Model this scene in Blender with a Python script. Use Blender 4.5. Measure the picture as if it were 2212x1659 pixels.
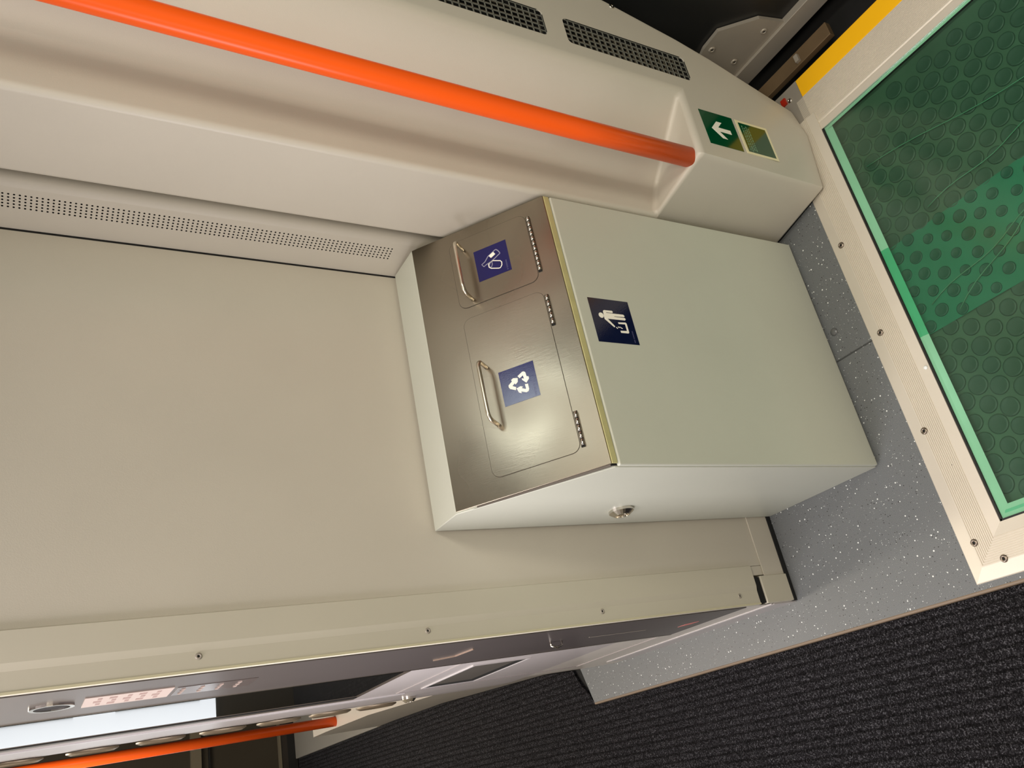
import bpy, bmesh, math, random
from mathutils import Vector, Matrix
random.seed(7)
S = 1.65            # metres per modelling unit (the unit is the eye height)
SC = bpy.context.scene
COL = SC.collection
for o in list(bpy.data.objects): bpy.data.objects.remove(o, do_unlink=True)

# ------------------------------------------------------------------ camera
cam = bpy.data.cameras.new('camera'); camo = bpy.data.objects.new('camera', cam); COL.objects.link(camo)
cam.sensor_width = 36.0; cam.sensor_fit = 'HORIZONTAL'; cam.lens = 1769.963 / 2212 * 36.0
cam.clip_start = 0.02; cam.clip_end = 60
R_ = (-0.19093601, -0.47245193, -0.86042583)      # image right
D_ = (-0.89014103, 0.45281047, -0.051104)         # image down
F_ = (0.41375401, 0.75614274, -0.50700668)        # view direction
mw = Matrix(((R_[0], -D_[0], -F_[0], 0), (R_[1], -D_[1], -F_[1], 0), (R_[2], -D_[2], -F_[2], 1.0 * S), (0, 0, 0, 1)))
camo.matrix_world = mw
SC.camera = camo
# ------------------------------------------------------------------ world, lamps, exposure
W = bpy.data.worlds.new('world'); SC.world = W; W.use_nodes = True
W.node_tree.nodes['Background'].inputs[0].default_value = (0.9, 0.93, 1, 1)
W.node_tree.nodes['Background'].inputs[1].default_value = 0.02
def area(name, loc, size, rot, power, color):
    l = bpy.data.lights.new(name, 'AREA'); l.shape = 'RECTANGLE'; l.size = size[0] * S; l.size_y = size[1] * S
    l.energy = power; l.color = color
    o = bpy.data.objects.new(name, l); COL.objects.link(o)
    o.location = Vector(loc) * S; o.rotation_euler = rot
    return o
PI = math.pi
WARM = (1.0, 0.90, 0.76)
area('ceiling_light', (0.72, 0.36, 1.335), (0.15, 0.20), (0, 0, 0), 2.4, (0.90, 1.0, 0.98))
area('ceiling_light', (0.05, -0.15, 1.335), (0.34, 0.5), (0, 0, 0), 23, WARM)
area('ceiling_light', (0.62, -0.30, 1.335), (0.20, 0.5), (0, 0, 0), 17, (1.0, .93, .80))
area('ceiling_light', (-0.14, 0.76, 1.335), (0.12, 0.34), (0, 0, 0), 10, (1.0, 0.90, 0.94))
area('ceiling_light', (-0.03, 2.3, 1.335), (0.2, 0.9), (0, 0, 0), 34, WARM)
area('daylight_through_door', (-0.93, 0.0, 0.80), (0.95, 0.55), (0, -PI / 2, 0), 5, (0.95, 0.95, 1.0))
area('aisle_fill_light', (-0.31, 1.00, 0.72), (0.45, 0.40), (0, -PI / 2, -.25), 13, (1.0, 0.95, 1.0))  # unseen low fill added to lift the bin side; the aisle wall has no window
SC.view_settings.view_transform = 'Standard'; SC.view_settings.look = 'None'
SC.view_settings.gamma = 1.0; SC.view_settings.use_curve_mapping = False
SC.view_settings.exposure = 0.09

# ------------------------------------------------------------------ materials
def srgb(*c):
    return tuple(((v / 255.) / 12.92 if v / 255. <= .04045 else (((v / 255.) + .055) / 1.055) ** 2.4) for v in c) + (1,)
def mat(name, col, rough=0.45, metal=0.0, var=0.04, nscale=6.0, bump=0.0, bscale=300.0, spec=0.5, coat=0.0, aniso=None):
    m = bpy.data.materials.new(name); m.use_nodes = True
    nt = m.node_tree; N = nt.nodes; L = nt.links; b = N['Principled BSDF']
    tc = N.new('ShaderNodeTexCoord'); no = N.new('ShaderNodeTexNoise')
    no.inputs['Scale'].default_value = nscale; no.inputs['Detail'].default_value = 3
    L.new(tc.outputs['Object'], no.inputs['Vector'])
    mr = N.new('ShaderNodeMapRange'); mr.inputs[3].default_value = 1 - var; mr.inputs[4].default_value = 1 + var
    L.new(no.outputs[0], mr.inputs[0])
    mx = N.new('ShaderNodeVectorMath'); mx.operation = 'SCALE'; mx.inputs[0].default_value = col[:3]
    L.new(mr.outputs[0], mx.inputs['Scale']); L.new(mx.outputs[0], b.inputs['Base Color'])
    b.inputs['Roughness'].default_value = rough; b.inputs['Metallic'].default_value = metal
    b.inputs['Specular IOR Level'].default_value = spec; b.inputs['Coat Weight'].default_value = coat
    if bump:
        n2 = N.new('ShaderNodeTexNoise'); n2.inputs['Scale'].default_value = bscale; n2.inputs['Detail'].default_value = 2
        mp = N.new('ShaderNodeMapping'); L.new(tc.outputs['Object'], mp.inputs[0])
        if aniso: mp.inputs['Scale'].default_value = aniso
        L.new(mp.outputs[0], n2.inputs['Vector'])
        bp = N.new('ShaderNodeBump'); bp.inputs['Strength'].default_value = bump; bp.inputs['Distance'].default_value = 0.001
        L.new(n2.outputs[0], bp.inputs['Height']); L.new(bp.outputs[0], b.inputs['Normal'])
    return m
PANEL = mat('painted_panel', srgb(196, 190, 176), 0.42, bump=0.12, bscale=500)
PANEL2 = mat('moulded_panel', srgb(198, 192, 178), 0.40, bump=0.12, bscale=500)
BINP = mat('bin_paint', srgb(192, 194, 180), 0.38, bump=0.12, bscale=500)
COVER = mat('cover_paint', srgb(190, 185, 168), 0.42)
PLINTH = mat('plinth_paint', srgb(186, 181, 180), 0.3)
STEEL = mat('brushed_steel', srgb(150, 141, 125), 0.27, 1.0, 0.05, 3, 0.06, 500, aniso=(1, .1, .1))
def cloudy(m, lo, hi, scale):
    nt = m.node_tree; N = nt.nodes; L = nt.links
    tc = N.new('ShaderNodeTexCoord'); no = N.new('ShaderNodeTexNoise'); no.inputs['Scale'].default_value = scale; no.inputs['Detail'].default_value = 1
    mr = N.new('ShaderNodeMapRange'); mr.inputs[1].default_value = .1; mr.inputs[2].default_value = .9; mr.inputs[3].default_value = lo; mr.inputs[4].default_value = hi
    L.new(tc.outputs['Object'], no.inputs['Vector']); L.new(no.outputs[0], mr.inputs[0]); L.new(mr.outputs[0], N['Principled BSDF'].inputs['Roughness'])
cloudy(STEEL, .16, .44, 6)
CHROME = mat('polished_steel', srgb(215, 210, 200), 0.16, 1.0, 0.02)
SATIN = mat('satin_steel_rod', srgb(222, 214, 196), 0.30, 1.0, 0.02)
LIPM = mat('folded_steel_lip', srgb(200, 194, 140), 0.4, 0.25, 0.2, 25)  # yellow reflection on the lip is put into its base colour
ALU = mat('anodised_aluminium', srgb(218, 210, 194), 0.42, 0.25, 0.05, 9, 0.1, 400)
ORANGE = mat('orange_paint', srgb(250, 96, 26), 0.28, 0, 0.02, spec=.3)
BLACK = mat('black_rubber', srgb(20, 20, 20), 0.6)
DARKGAP = mat('dark_recess', srgb(10, 10, 9), 0.8)
GREYMETAL = mat('dull_grey_metal', srgb(165, 158, 146), 0.45, 0.35, 0.12, 8)
BROWNMETAL = mat('dull_brown_metal', srgb(120, 100, 74), 0.5, 0.5, 0.2, 12)
YELLOW = mat('yellow_tape', srgb(252, 190, 10), 0.5, 0, 0.04)
BLUE = mat('blue_vinyl_sticker', srgb(22, 18, 84), 0.12, 0, 0.03, bump=0.10, bscale=700)
NAVY = mat('navy_vinyl_sticker', srgb(14, 22, 54), 0.08, 0, 0.03, bump=0.06, bscale=500)
WHITEP = mat('white_print', srgb(250, 246, 232), 0.3)
GREYP = mat('pale_print', srgb(150, 148, 168), 0.3)
FAINT = mat('faint_print', srgb(74, 74, 110), 0.3)
GREENS = mat('green_vinyl_sticker', srgb(0, 74, 42), 0.10)
CREAMP = mat('luminous_border_print', srgb(238, 230, 190), 0.35)
PALEGREENP = mat('pale_green_print', srgb(110, 150, 120), 0.35)
DARKPANEL = mat('dark_brushed_panel', srgb(80, 74, 72), 0.32, 0.3, 0.05, 5)
DARKGLASS = mat('dark_glass', srgb(22, 22, 20), 0.03, 0.0, 0.02, spec=0.8)
BLACKLEAF = mat('black_door_panel', srgb(30, 31, 31), 0.3, 0, 0.3, 3)
BROWNDOOR = mat('dark_brown_panel', srgb(62, 56, 44), 0.4, 0, 0.1)
BEIGESTRIP = mat('beige_strip', srgb(120, 112, 94), 0.4)
EDGEG = mat('pale_green_glass_edge', srgb(196, 234, 212), 0.2, 0, 0.12, 14)
EDGET = mat('teal_glass_edge', srgb(96, 200, 156), 0.2, 0, 0.15, 20)
LABELM = mat('paper_label', srgb(168, 152, 142), 0.4)
LABELTXT = mat('label_print', srgb(140, 116, 108), 0.5)
PINK = mat('pink_triangle_print', srgb(190, 110, 105), 0.4)
GLOWPANEL = mat('glowing_panel', srgb(230, 236, 245), .4)  # emissive surface of the added panel mirrored in the dark glass
GLOWPANEL.node_tree.nodes['Principled BSDF'].inputs['Emission Color'].default_value = (.88, .94, 1, 1); GLOWPANEL.node_tree.nodes['Principled BSDF'].inputs['Emission Strength'].default_value = 1.3
CEIL = mat('ceiling_paint', srgb(222, 220, 214), 0.5)
REDM = mat('red_plastic', srgb(170, 40, 22), 0.3)
DIRT = mat('white_crumb', srgb(235, 238, 235), 0.5)
DIRTD = mat('dark_crumb', srgb(60, 40, 34), 0.6)

def vinyl():
    m = bpy.data.materials.new('speckled_vinyl'); m.use_nodes = True
    nt = m.node_tree; N = nt.nodes; L = nt.links; b = N['Principled BSDF']
    tc = N.new('ShaderNodeTexCoord')
    def spots(scale, thr, keep, seed):
        mp = N.new('ShaderNodeMapping'); mp.inputs['Location'].default_value = (seed, seed * 2, 0)
        L.new(tc.outputs['Object'], mp.inputs[0])
        v = N.new('ShaderNodeTexVoronoi'); v.inputs['Scale'].default_value = scale; L.new(mp.outputs[0], v.inputs['Vector'])
        sp = N.new('ShaderNodeSeparateColor'); L.new(v.outputs['Color'], sp.inputs[0])
        m0 = N.new('ShaderNodeMath'); m0.operation = 'MULTIPLY'; L.new(sp.outputs[1], m0.inputs[0]); m0.inputs[1].default_value = thr
        a = N.new('ShaderNodeMath'); a.operation = 'LESS_THAN'; L.new(v.outputs['Distance'], a.inputs[0]); L.new(m0.outputs[0], a.inputs[1])
        c = N.new('ShaderNodeMath'); c.operation = 'GREATER_THAN'; L.new(sp.outputs[0], c.inputs[0]); c.inputs[1].default_value = keep
        d = N.new('ShaderNodeMath'); d.operation = 'MULTIPLY'; L.new(a.outputs[0], d.inputs[0]); L.new(c.outputs[0], d.inputs[1])
        return d
    no = N.new('ShaderNodeTexNoise'); no.inputs['Scale'].default_value = 900; L.new(tc.outputs['Object'], no.inputs['Vector'])
    cr = N.new('ShaderNodeValToRGB'); cr.color_ramp.elements[0].color = srgb(86, 90, 92); cr.color_ramp.elements[1].color = srgb(120, 123, 123)
    cr.color_ramp.elements[0].position = .35; cr.color_ramp.elements[1].position = .65
    L.new(no.outputs[0], cr.inputs[0])
    prev = cr.outputs[0]
    for scale, thr, keep, seed, colr in ((190, .26, .55, 3, srgb(44, 42, 40)), (125, .24, .62, 9, srgb(225, 228, 225)), (240, .22, .6, 5, srgb(190, 194, 192))):
        s = spots(scale, thr, keep, seed); mx = N.new('ShaderNodeMixRGB'); L.new(s.outputs[0], mx.inputs[0]); L.new(prev, mx.inputs[1]); mx.inputs[2].default_value = colr
        prev = mx.outputs[0]
    L.new(prev, b.inputs['Base Color']); b.inputs['Roughness'].default_value = 0.42
    bp = N.new('ShaderNodeBump'); bp.inputs['Strength'].default_value = .15; bp.inputs['Distance'].default_value = .001
    L.new(no.outputs[0], bp.inputs['Height']); L.new(bp.outputs[0], b.inputs['Normal'])
    return m
VINYL = vinyl()
def carpet_mat():
    m = bpy.data.materials.new('ribbed_carpet'); m.use_nodes = True
    nt = m.node_tree; N = nt.nodes; L = nt.links; b = N['Principled BSDF']
    tc = N.new('ShaderNodeTexCoord')
    n1 = N.new('ShaderNodeTexNoise'); n1.inputs['Scale'].default_value = 330; n1.inputs['Detail'].default_value = 6; n1.inputs['Roughness'].default_value = .75
    L.new(tc.outputs['Object'], n1.inputs['Vector'])
    cr = N.new('ShaderNodeValToRGB'); e = cr.color_ramp.elements
    e[0].position = .42; e[0].color = srgb(11, 10, 11); e[1].position = .70; e[1].color = srgb(140, 140, 146)
    k = e.new(.55); k.color = srgb(42, 41, 44)
    L.new(n1.outputs[0], cr.inputs[0])
    wv = N.new('ShaderNodeTexWave'); wv.wave_type = 'BANDS'; wv.bands_direction = 'X'; wv.wave_profile = 'SIN'
    wv.inputs['Scale'].default_value = 2 * PI / (0.0128 * S) / 20.0; wv.inputs['Distortion'].default_value = .5; wv.inputs['Detail'].default_value = 2; wv.inputs['Detail Scale'].default_value = 4
    L.new(tc.outputs['Object'], wv.inputs['Vector'])
    cr2 = N.new('ShaderNodeValToRGB'); f = cr2.color_ramp.elements
    f[0].position = .0; f[0].color = (.42, .41, .40, 1); f[1].position = .4; f[1].color = (1, 1, 1, 1)
    L.new(wv.outputs[0], cr2.inputs[0])
    mx = N.new('ShaderNodeMixRGB'); mx.blend_type = 'MULTIPLY'; mx.inputs[0].default_value = 1
    L.new(cr.outputs[0], mx.inputs[1]); L.new(cr2.outputs[0], mx.inputs[2]); L.new(mx.outputs[0], b.inputs['Base Color'])
    b.inputs['Roughness'].default_value = .95; b.inputs['Specular IOR Level'].default_value = .1
    ad = N.new('ShaderNodeMath'); ad.operation = 'ADD'; L.new(wv.outputs[0], ad.inputs[0]); L.new(n1.outputs[0], ad.inputs[1])
    bp = N.new('ShaderNodeBump'); bp.inputs['Strength'].default_value = .7; bp.inputs['Distance'].default_value = .003
    L.new(ad.outputs[0], bp.inputs['Height']); L.new(bp.outputs[0], b.inputs['Normal'])
    return m
CARPET = carpet_mat()
def thin_glass(name, tint, gloss):
    m = bpy.data.materials.new(name); m.use_nodes = True
    nt = m.node_tree; N = nt.nodes; L = nt.links; N.remove(N['Principled BSDF'])
    t = N.new('ShaderNodeBsdfTransparent'); t.inputs[0].default_value = tint
    g = N.new('ShaderNodeBsdfGlossy'); g.inputs['Roughness'].default_value = gloss
    f = N.new('ShaderNodeFresnel'); f.inputs[0].default_value = 1.45
    mx = N.new('ShaderNodeMixShader'); L.new(f.outputs[0], mx.inputs[0]); L.new(t.outputs[0], mx.inputs[1]); L.new(g.outputs[0], mx.inputs[2])
    no = N.new('ShaderNodeTexNoise'); no.inputs['Scale'].default_value = 5
    bp = N.new('ShaderNodeBump'); bp.inputs['Strength'].default_value = .02; L.new(no.outputs[0], bp.inputs['Height']); L.new(bp.outputs[0], g.inputs['Normal'])
    L.new(mx.outputs[0], N['Material Output'].inputs[0])
    return m
GREENGLASS = thin_glass('green_tinted_glass', (.84, .94, .88, 1), .15)
BUBBASE = mat('plastic_sheet_between_bubbles', srgb(76, 104, 86), 0.4, 0, 0.3, 9, .6, 40)
BUBBLE = mat('bubble_plastic', srgb(60, 88, 74), 0.45, 0, 0.12, 12)
TEAL = mat('teal_plastic_film', srgb(44, 126, 100), 0.4, 0, 0.18, 12, .5, 30)
TEALDOT = mat('teal_bubble_plastic', srgb(36, 92, 76), 0.4, 0, 0.12, 12)

# ------------------------------------------------------------------ mesh helpers (modelling units, scaled by S on build)
class MB:
    def __init__(s): s.v = []; s.f = []; s.sm = []
    def add(s, vs, fs, smooth=False):
        b = len(s.v); s.v += [tuple(p) for p in vs]
        for f in fs: s.f.append([b + i for i in f]); s.sm.append(smooth)
        return s
    def box(s, x0, x1, y0, y1, z0, z1):
        vs = [(x, y, z) for x in (x0, x1) for y in (y0, y1) for z in (z0, z1)]
        return s.add(vs, [(0, 1, 3, 2), (4, 6, 7, 5), (0, 4, 5, 1), (2, 3, 7, 6), (0, 2, 6, 4), (1, 5, 7, 3)])
    def poly(s, pts): return s.add(pts, [list(range(len(pts)))])
    def prism(s, pts, d):      # closed solid: polygon swept by vector d
        n = len(pts); q = [(p[0] + d[0], p[1] + d[1], p[2] + d[2]) for p in pts]
        s.add(list(pts) + q, [list(range(n))[::-1], list(range(n, 2 * n))] + [(i, (i + 1) % n, n + (i + 1) % n, n + i) for i in range(n)])
        return s
    def tube(s, path, r, n=16, cap=True):
        path = [Vector(p) for p in path]; rings = []
        up = None
        for i, p in enumerate(path):
            t = (path[min(i + 1, len(path) - 1)] - path[max(i - 1, 0)]).normalized()
            if up is None: up = t.orthogonal().normalized()
            up = (up - t * up.dot(t)).normalized(); w = t.cross(up)
            rr = r[i] if isinstance(r, (list, tuple)) else r
            rings.append([p + (up * math.cos(a) + w * math.sin(a)) * rr for a in [2 * PI * k / n for k in range(n)]])
        vs = [tuple(q) for ring in rings for q in ring]
        fs = [(i * n + k, i * n + (k + 1) % n, (i + 1) * n + (k + 1) % n, (i + 1) * n + k) for i in range(len(path) - 1) for k in range(n)]
        b = len(s.v); s.add(vs, fs, True)
        if cap:
            s.f.append([b + k for k in range(n)][::-1]); s.sm.append(False)
            s.f.append([b + (len(path) - 1) * n + k for k in range(n)]); s.sm.append(False)
        return s
    def build(s, name, m, parent=None, bevel=0, seg=2, angle=35):
        me = bpy.data.meshes.new(name)
        me.from_pydata([(x * S, y * S, z * S) for x, y, z in s.v], [], s.f)
        for p, q in zip(me.polygons, s.sm): p.use_smooth = q
        bm = bmesh.new(); bm.from_mesh(me); bmesh.ops.remove_doubles(bm, verts=bm.verts, dist=1e-6)
        bmesh.ops.recalc_face_normals(bm, faces=bm.faces); bm.to_mesh(me); bm.free()
        me.materials.append(m)
        o = bpy.data.objects.new(name, me); COL.objects.link(o)
        if parent is not None:
            o.parent = parent; o.matrix_parent_inverse = Matrix.Identity(4)
            off = Vector((0, 0, 0)); q = parent
            while q is not None: off += q.location; q = q.parent
            o.location = -off
        if bevel:
            b = o.modifiers.new('bevel', 'BEVEL'); b.width = bevel * S; b.segments = seg; b.limit_method = 'ANGLE'; b.angle_limit = math.radians(angle)
            for p in me.polygons: p.use_smooth = True
            w = o.modifiers.new('wn', 'WEIGHTED_NORMAL'); w.keep_sharp = True
        return o
def tag(o, label, cat, group=None):
    o['label'] = label; o['category'] = cat
    if group: o['group'] = group
    return o
def struct(o): o['kind'] = 'structure'; return o
def thing(name, loc, label, cat, group=None):
    e = bpy.data.objects.new(name, None); COL.objects.link(e); e.location = Vector(loc) * S; e.empty_display_size = .05
    return tag(e, label, cat, group)
def frame_of(o, u, v):
    o = Vector(o); u = Vector(u).normalized(); v = Vector(v).normalized(); n = u.cross(v)
    return lambda a, b, c=0.0: tuple(o + u * a + v * b + n * c)
def rrect(x0, x1, y0, y1, r, n=6):
    pts = []
    for cx, cy, a0 in ((x1 - r, y1 - r, 0), (x0 + r, y1 - r, 90), (x0 + r, y0 + r, 180), (x1 - r, y0 + r, 270)):
        for k in range(n + 1):
            a = math.radians(a0 + 90 * k / n); pts.append((cx + r * math.cos(a), cy + r * math.sin(a)))
    return pts
def slab(P, pts, c0, c1, mb=None):      # polygon in plane frame P from height c0 to c1
    mb = mb or MB()
    a = [P(x, y, c0) for x, y in pts]; b = [P(x, y, c1) for x, y in pts]; n = len(pts)
    return mb.add(a + b, [list(range(n))[::-1], list(range(n, 2 * n))] + [(i, (i + 1) % n, n + (i + 1) % n, n + i) for i in range(n)])
def outline(P, pts, w, c0, c1, mb=None, closed=True):
    mb = mb or MB(); n = len(pts)
    V = [Vector(p) for p in pts]; inn = []; out = []
    for i in range(n):
        a = V[i - 1] if (closed or i) else V[i]; c = V[(i + 1) % n] if (closed or i < n - 1) else V[i]
        t = (c - a).normalized(); nn = Vector((-t.y, t.x)) * (w / 2)
        inn.append(V[i] + nn); out.append(V[i] - nn)
    for i in range(n if closed else n - 1):
        j = (i + 1) % n
        slab(P, [inn[i], out[i], out[j], inn[j]], c0, c1, mb)
    return mb
def sphere_cap(P, cx, cy, r, h, mb=None, n=14, rings=4):
    mb = mb or MB(); vs = []; 
    for k in range(rings):
        a = PI / 2 * k / rings; rr = r * math.cos(a); hh = h * math.sin(a)
        vs += [P(cx + rr * math.cos(t), cy + rr * math.sin(t), hh) for t in [2 * PI * i / n for i in range(n)]]
    fs = [(k * n + i, k * n + (i + 1) % n, (k + 1) * n + (i + 1) % n, (k + 1) * n + i) for k in range(rings - 1) for i in range(n)]
    vs.append(P(cx, cy, h)); fs += [((rings - 1) * n + i, (rings - 1) * n + (i + 1) % n, rings * n) for i in range(n)]
    return mb.add(vs, fs, True)
def screw(P, cx, cy, r, parent, m=None, name='screw', h=.0016, socket=True):
    mb = MB(); n = 20
    rad = [(r, 0), (r, h * .4), (r * .8, h), (r * .38, h), (r * .34, h * .2)] if socket else [(r, 0), (r * .9, h * .6), (r * .5, h)]
    vs = [P(cx + q * math.cos(t), cy + q * math.sin(t), hh) for q, hh in rad for t in [2 * PI * i / n for i in range(n)]]
    fs = [(k * n + i, k * n + (i + 1) % n, (k + 1) * n + (i + 1) % n, (k + 1) * n + i) for k in range(len(rad) - 1) for i in range(n)]
    mb.add(vs, fs, True); o = mb.build(name, m or GREYMETAL, parent)
    if socket:
        slab(P, [(cx + r * .36 * math.cos(2 * PI * i / 6), cy + r * .36 * math.sin(2 * PI * i / 6)) for i in range(6)], h * .15, h * .45).build('socket', DARKGAP, o)
    return o
UP = frame_of((0, 0, 0), (1, 0, 0), (0, 1, 0))                         # floor plane, height = z

# ================================================================== SETTING
CZ = -0.012      # carpet level
ZC = 1.36        # ceiling
# floor of speckled vinyl with the glass opening left free
fl = MB()
fl.prism([(.0765, -1.2, CZ - .006), (.125, -1.2, CZ - .006), (.125, .545, CZ - .006), (.80, .545, CZ - .006), (.80, .90, CZ - .006), (.30, .90, CZ - .006), (.30, 1.50, CZ - .006), (.1540, 1.470, CZ - .006), (.0863, 1.446, CZ - .006), (.0765, 1.443, CZ - .006)], (0, 0, -CZ + .006))
floor = struct(fl.build('floor', VINYL, bevel=.0025, seg=2))
MB().box(.4262, .4284, .590, .657, -.002, .0004).build('weld_seam', mat('seam', srgb(66, 68, 68), .5), floor)
sphere_cap(frame_of((.4694, .6432, 0), (1, 0, 0), (0, 1, 0)), 0, 0, .0062, .003).build('round_cap', mat('clear_cap', srgb(92, 94, 94), .2, coat=.5), floor)
eb = MB().box(.0748, .0800, -1.2, 1.443, CZ, .0003).build('edge_strip', mat('worn_edge', srgb(128, 112, 94), .5), floor, bevel=.0022, seg=3)
floor2 = struct(MB().box(-1.4, 1.6, -1.4, 4.4, -.2, -.15).build('floor', DARKGAP))
# carpet
car = MB().prism([(-.90, -1.18, CZ - .006), (.0745, -1.18, CZ - .006), (.0745, 1.452, CZ - .006), (.084, 1.463, CZ - .006), (.100, 1.474, CZ - .006), (.118, 1.492, CZ - .006), (.136, 1.505, CZ - .006), (.151, 1.513, CZ - .006),
    (.1625, 1.63, CZ - .006), (.1845, 2.17, CZ - .006), (.1885, 2.53, CZ - .006), (.1885, 2.66, CZ - .006), (.187, 2.67, CZ - .006), (.187, 3.59, CZ - .006), (-.32, 3.59, CZ - .006), (-.32, .92, CZ - .006), (-.90, .92, CZ - .006)], (0, 0, .006))
struct(MB().box(-.95, .26, -1.19, 3.60, CZ - .03, CZ - .0062).build('floor', DARKGAP))
carpet = tag(car.build('carpet_runner', CARPET), 'dark charcoal ribbed carpet along the aisle beside the grey speckled floor', 'carpet')

# back wall (y = .87)
wb = struct(MB().box(.194, .64, .870, .90, .010, ZC).build('wall_back', PANEL))
MB().box(.178, .66, .868, .870, .008, .050).build('skirting_strip', PANEL, wb, bevel=.0006)
MB().box(.1375, .70, .8665, .872, 0, .0085).build('base_shadow_strip', BLACK, wb)  # black strip painting the shadow along the foot of the wall
MB().box(.180, .1935, .8705, .89, .045, ZC).build('panel_edge', PANEL, wb)
# corner cover: folded strip with a shallow crease, proud of the panel
cv = MB()
prof = [(.1370, .8700), (.1372, .8656), (.1384, .8650), (.1570, .8650), (.1640, .8632), (.1925, .8632), (.1936, .8645), (.1938, .8700)]
n = len(prof)
vs = [(x, y, .078) for x, y in prof] + [(x, y, ZC) for x, y in prof]
cv.add(vs, [(i, i + 1, n + i + 1, n + i) for i in range(n - 1)] + [list(range(n))[::-1]])
cover = tag(cv.build('corner_cover', COVER), 'beige folded corner cover strip running up the left edge of the back panel', 'trim')
cover.name = 'corner_cover_strip'
FR = frame_of((0, .8650, 0), (1, 0, 0), (0, 0, 1))       # looking along +y: normal = -y
for z in (.1147, .3579, .6012, .845, 1.09):
    screw(FR, .1519, z, .0034, cover, GREYMETAL, h=.0012)
MB().box(.1372, .1395, .8640, .8700, .078, ZC).build('edge_bead', mat('edge_bead', srgb(196, 190, 160), .3), cover)
bb = MB().box(.1378, .1775, .8640, .90, .009, .064)
tag(bb.build('base_block', COVER, bevel=.001), 'small square beige end block at the foot of the corner cover', 'end cap')
tag(MB().box(.139, .1765, .8668, .90, .064, .079).build('slot_filler', DARKGAP), 'dark slot between the corner cover and its foot block', 'slot')

# ---- cabinet side wall along the aisle (x = .137)
wl = MB()
plan = [(.137, .8705), (.137, 1.40), (.1400, 1.45), (.1445, 1.50), (.1480, 1.53)]
plan_low = [(.137, .8705), (.137, 1.34), (.1445, 1.43), (.1534, 1.50), (.164, 1.63), (.186, 2.17), (.190, 2.53), (.190, 2.66)]
def wallstrip(mb, pl, z0, z1, thick=.02):
    n = len(pl)
    front = [(x, y, z0) for x, y in pl] + [(x, y, z1) for x, y in pl]
    mb.add(front, [(i, i + 1, n + i + 1, n + i) for i in range(n - 1)])
wallstrip(wl, plan, .20, ZC)
wl.add([(.148, 1.53, .2), (.148, 1.53, ZC), (.30, 1.53, ZC), (.30, 1.53, .2)], [(0, 1, 2, 3)])
wallL = struct(wl.build('wall_left', mat('aisle_panel', srgb(172, 166, 163), .3)))
wlo = MB(); wallstrip(wlo, plan_low, CZ, .20)
wlo.add([(x, y, .20) for x, y in plan_low] + [(.26, 2.66, .20), (.26, .9, .20)], [list(range(len(plan_low) + 2))])
wlo.build('lower_panel', mat('aisle_lower_panel', srgb(196, 190, 180), .3), wallL)
SX = frame_of((.137, 0, 0), (0, -1, 0), (0, 0, 1))     # normal = -x ; first coord = -y
def sx(y0, y1, z0, z1): return [(-y1, z0), (-y0, z0), (-y0, z1), (-y1, z1)]
slab(SX, sx(.8705, 1.043, .103, ZC), -.004, .0012).build('dark_panel', DARKPANEL, wallL)
slab(SX, sx(1.043, 1.0465, .103, ZC), -.004, .0018).build('bright_edge_trim', CHROME, wallL)
slab(SX, sx(.8705, 1.30, .0, .046), -.004, .0012).build('plinth', PLINTH, wallL)
slab(SX, sx(.8705, 1.30, .049, .052), -.004, .0012).build('plinth_line', PLINTH, wallL)
# tall dark glass in a rubber surround
wd = slab(SX, sx(1.0465, 1.285, .548, ZC), -.004, .0016).build('glass_surround', mat('bronze_rubber', srgb(74, 66, 58), .35), wallL)
slab(SX, sx(1.0465, 1.238, .560, ZC), .0016, .0022).build('dark_glass', DARKGLASS, wd)
slab(SX, sx(1.253, 1.260, .553, ZC), .0016, .0028).build('rubber_bead', BLACK, wd)
slab(SX, sx(1.315, 1.325, .45, ZC), -.004, .0014).build('moulding_line', PLINTH, wallL)
# small recessed opening with rim
rim = outline(SX, [(-1.09, .340), (-1.28, .340), (-1.28, .434), (-1.09, .434)], .004, -.001, .0016).build('recess_rim', PLINTH, wallL)
slab(SX, sx(1.09, 1.28, .340, .434), -.001, .0006).build('recess', DARKGAP, rim)
slab(SX, sx(1.09, 1.25, .36, .434), .0006, .001).build('recess_back_plate', mat('recess_grey', srgb(80, 76, 70), .4), rim)
outline(SX, [(-1.05, .47), (-1.30, .47), (-1.30, .12), (-1.05, .12)], .0025, -.001, .001).build('access_panel_groove', mat('groove', srgb(150, 142, 140), .5), wallL)
def lockbody(P, r, parent=None):
    mb = MB(); n = 24
    rad = [(r, 0), (r, .0035), (r * .62, .0080), (r * .55, .0080), (r * .5, .002)]
    vs = [P(q * math.cos(t), q * math.sin(t), hh) for q, hh in rad for t in [2 * PI * i / n for i in range(n)]]
    fs = [(k * n + i, k * n + (i + 1) % n, (k + 1) * n + (i + 1) % n, (k + 1) * n + i) for k in range(len(rad) - 1) for i in range(n)]
    mb.add(vs, fs, False); o = mb.build('lock', CHROME, parent)
    slab(P, [(r * .5 * math.cos(2 * PI * i / 3 + .3), r * .5 * math.sin(2 * PI * i / 3 + .3)) for i in range(3)], .001, .006).build('key_pin', STEEL, o)
    slab(P, [(r * .52 * math.cos(2 * PI * i / 12), r * .52 * math.sin(2 * PI * i / 12)) for i in range(12)], .0005, .0015).build('keyway', DARKGAP, o)
    return o
lockbody(frame_of((.137, 1.388, .413), (0, -1, 0), (0, 0, 1)), .012, wallL)
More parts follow.
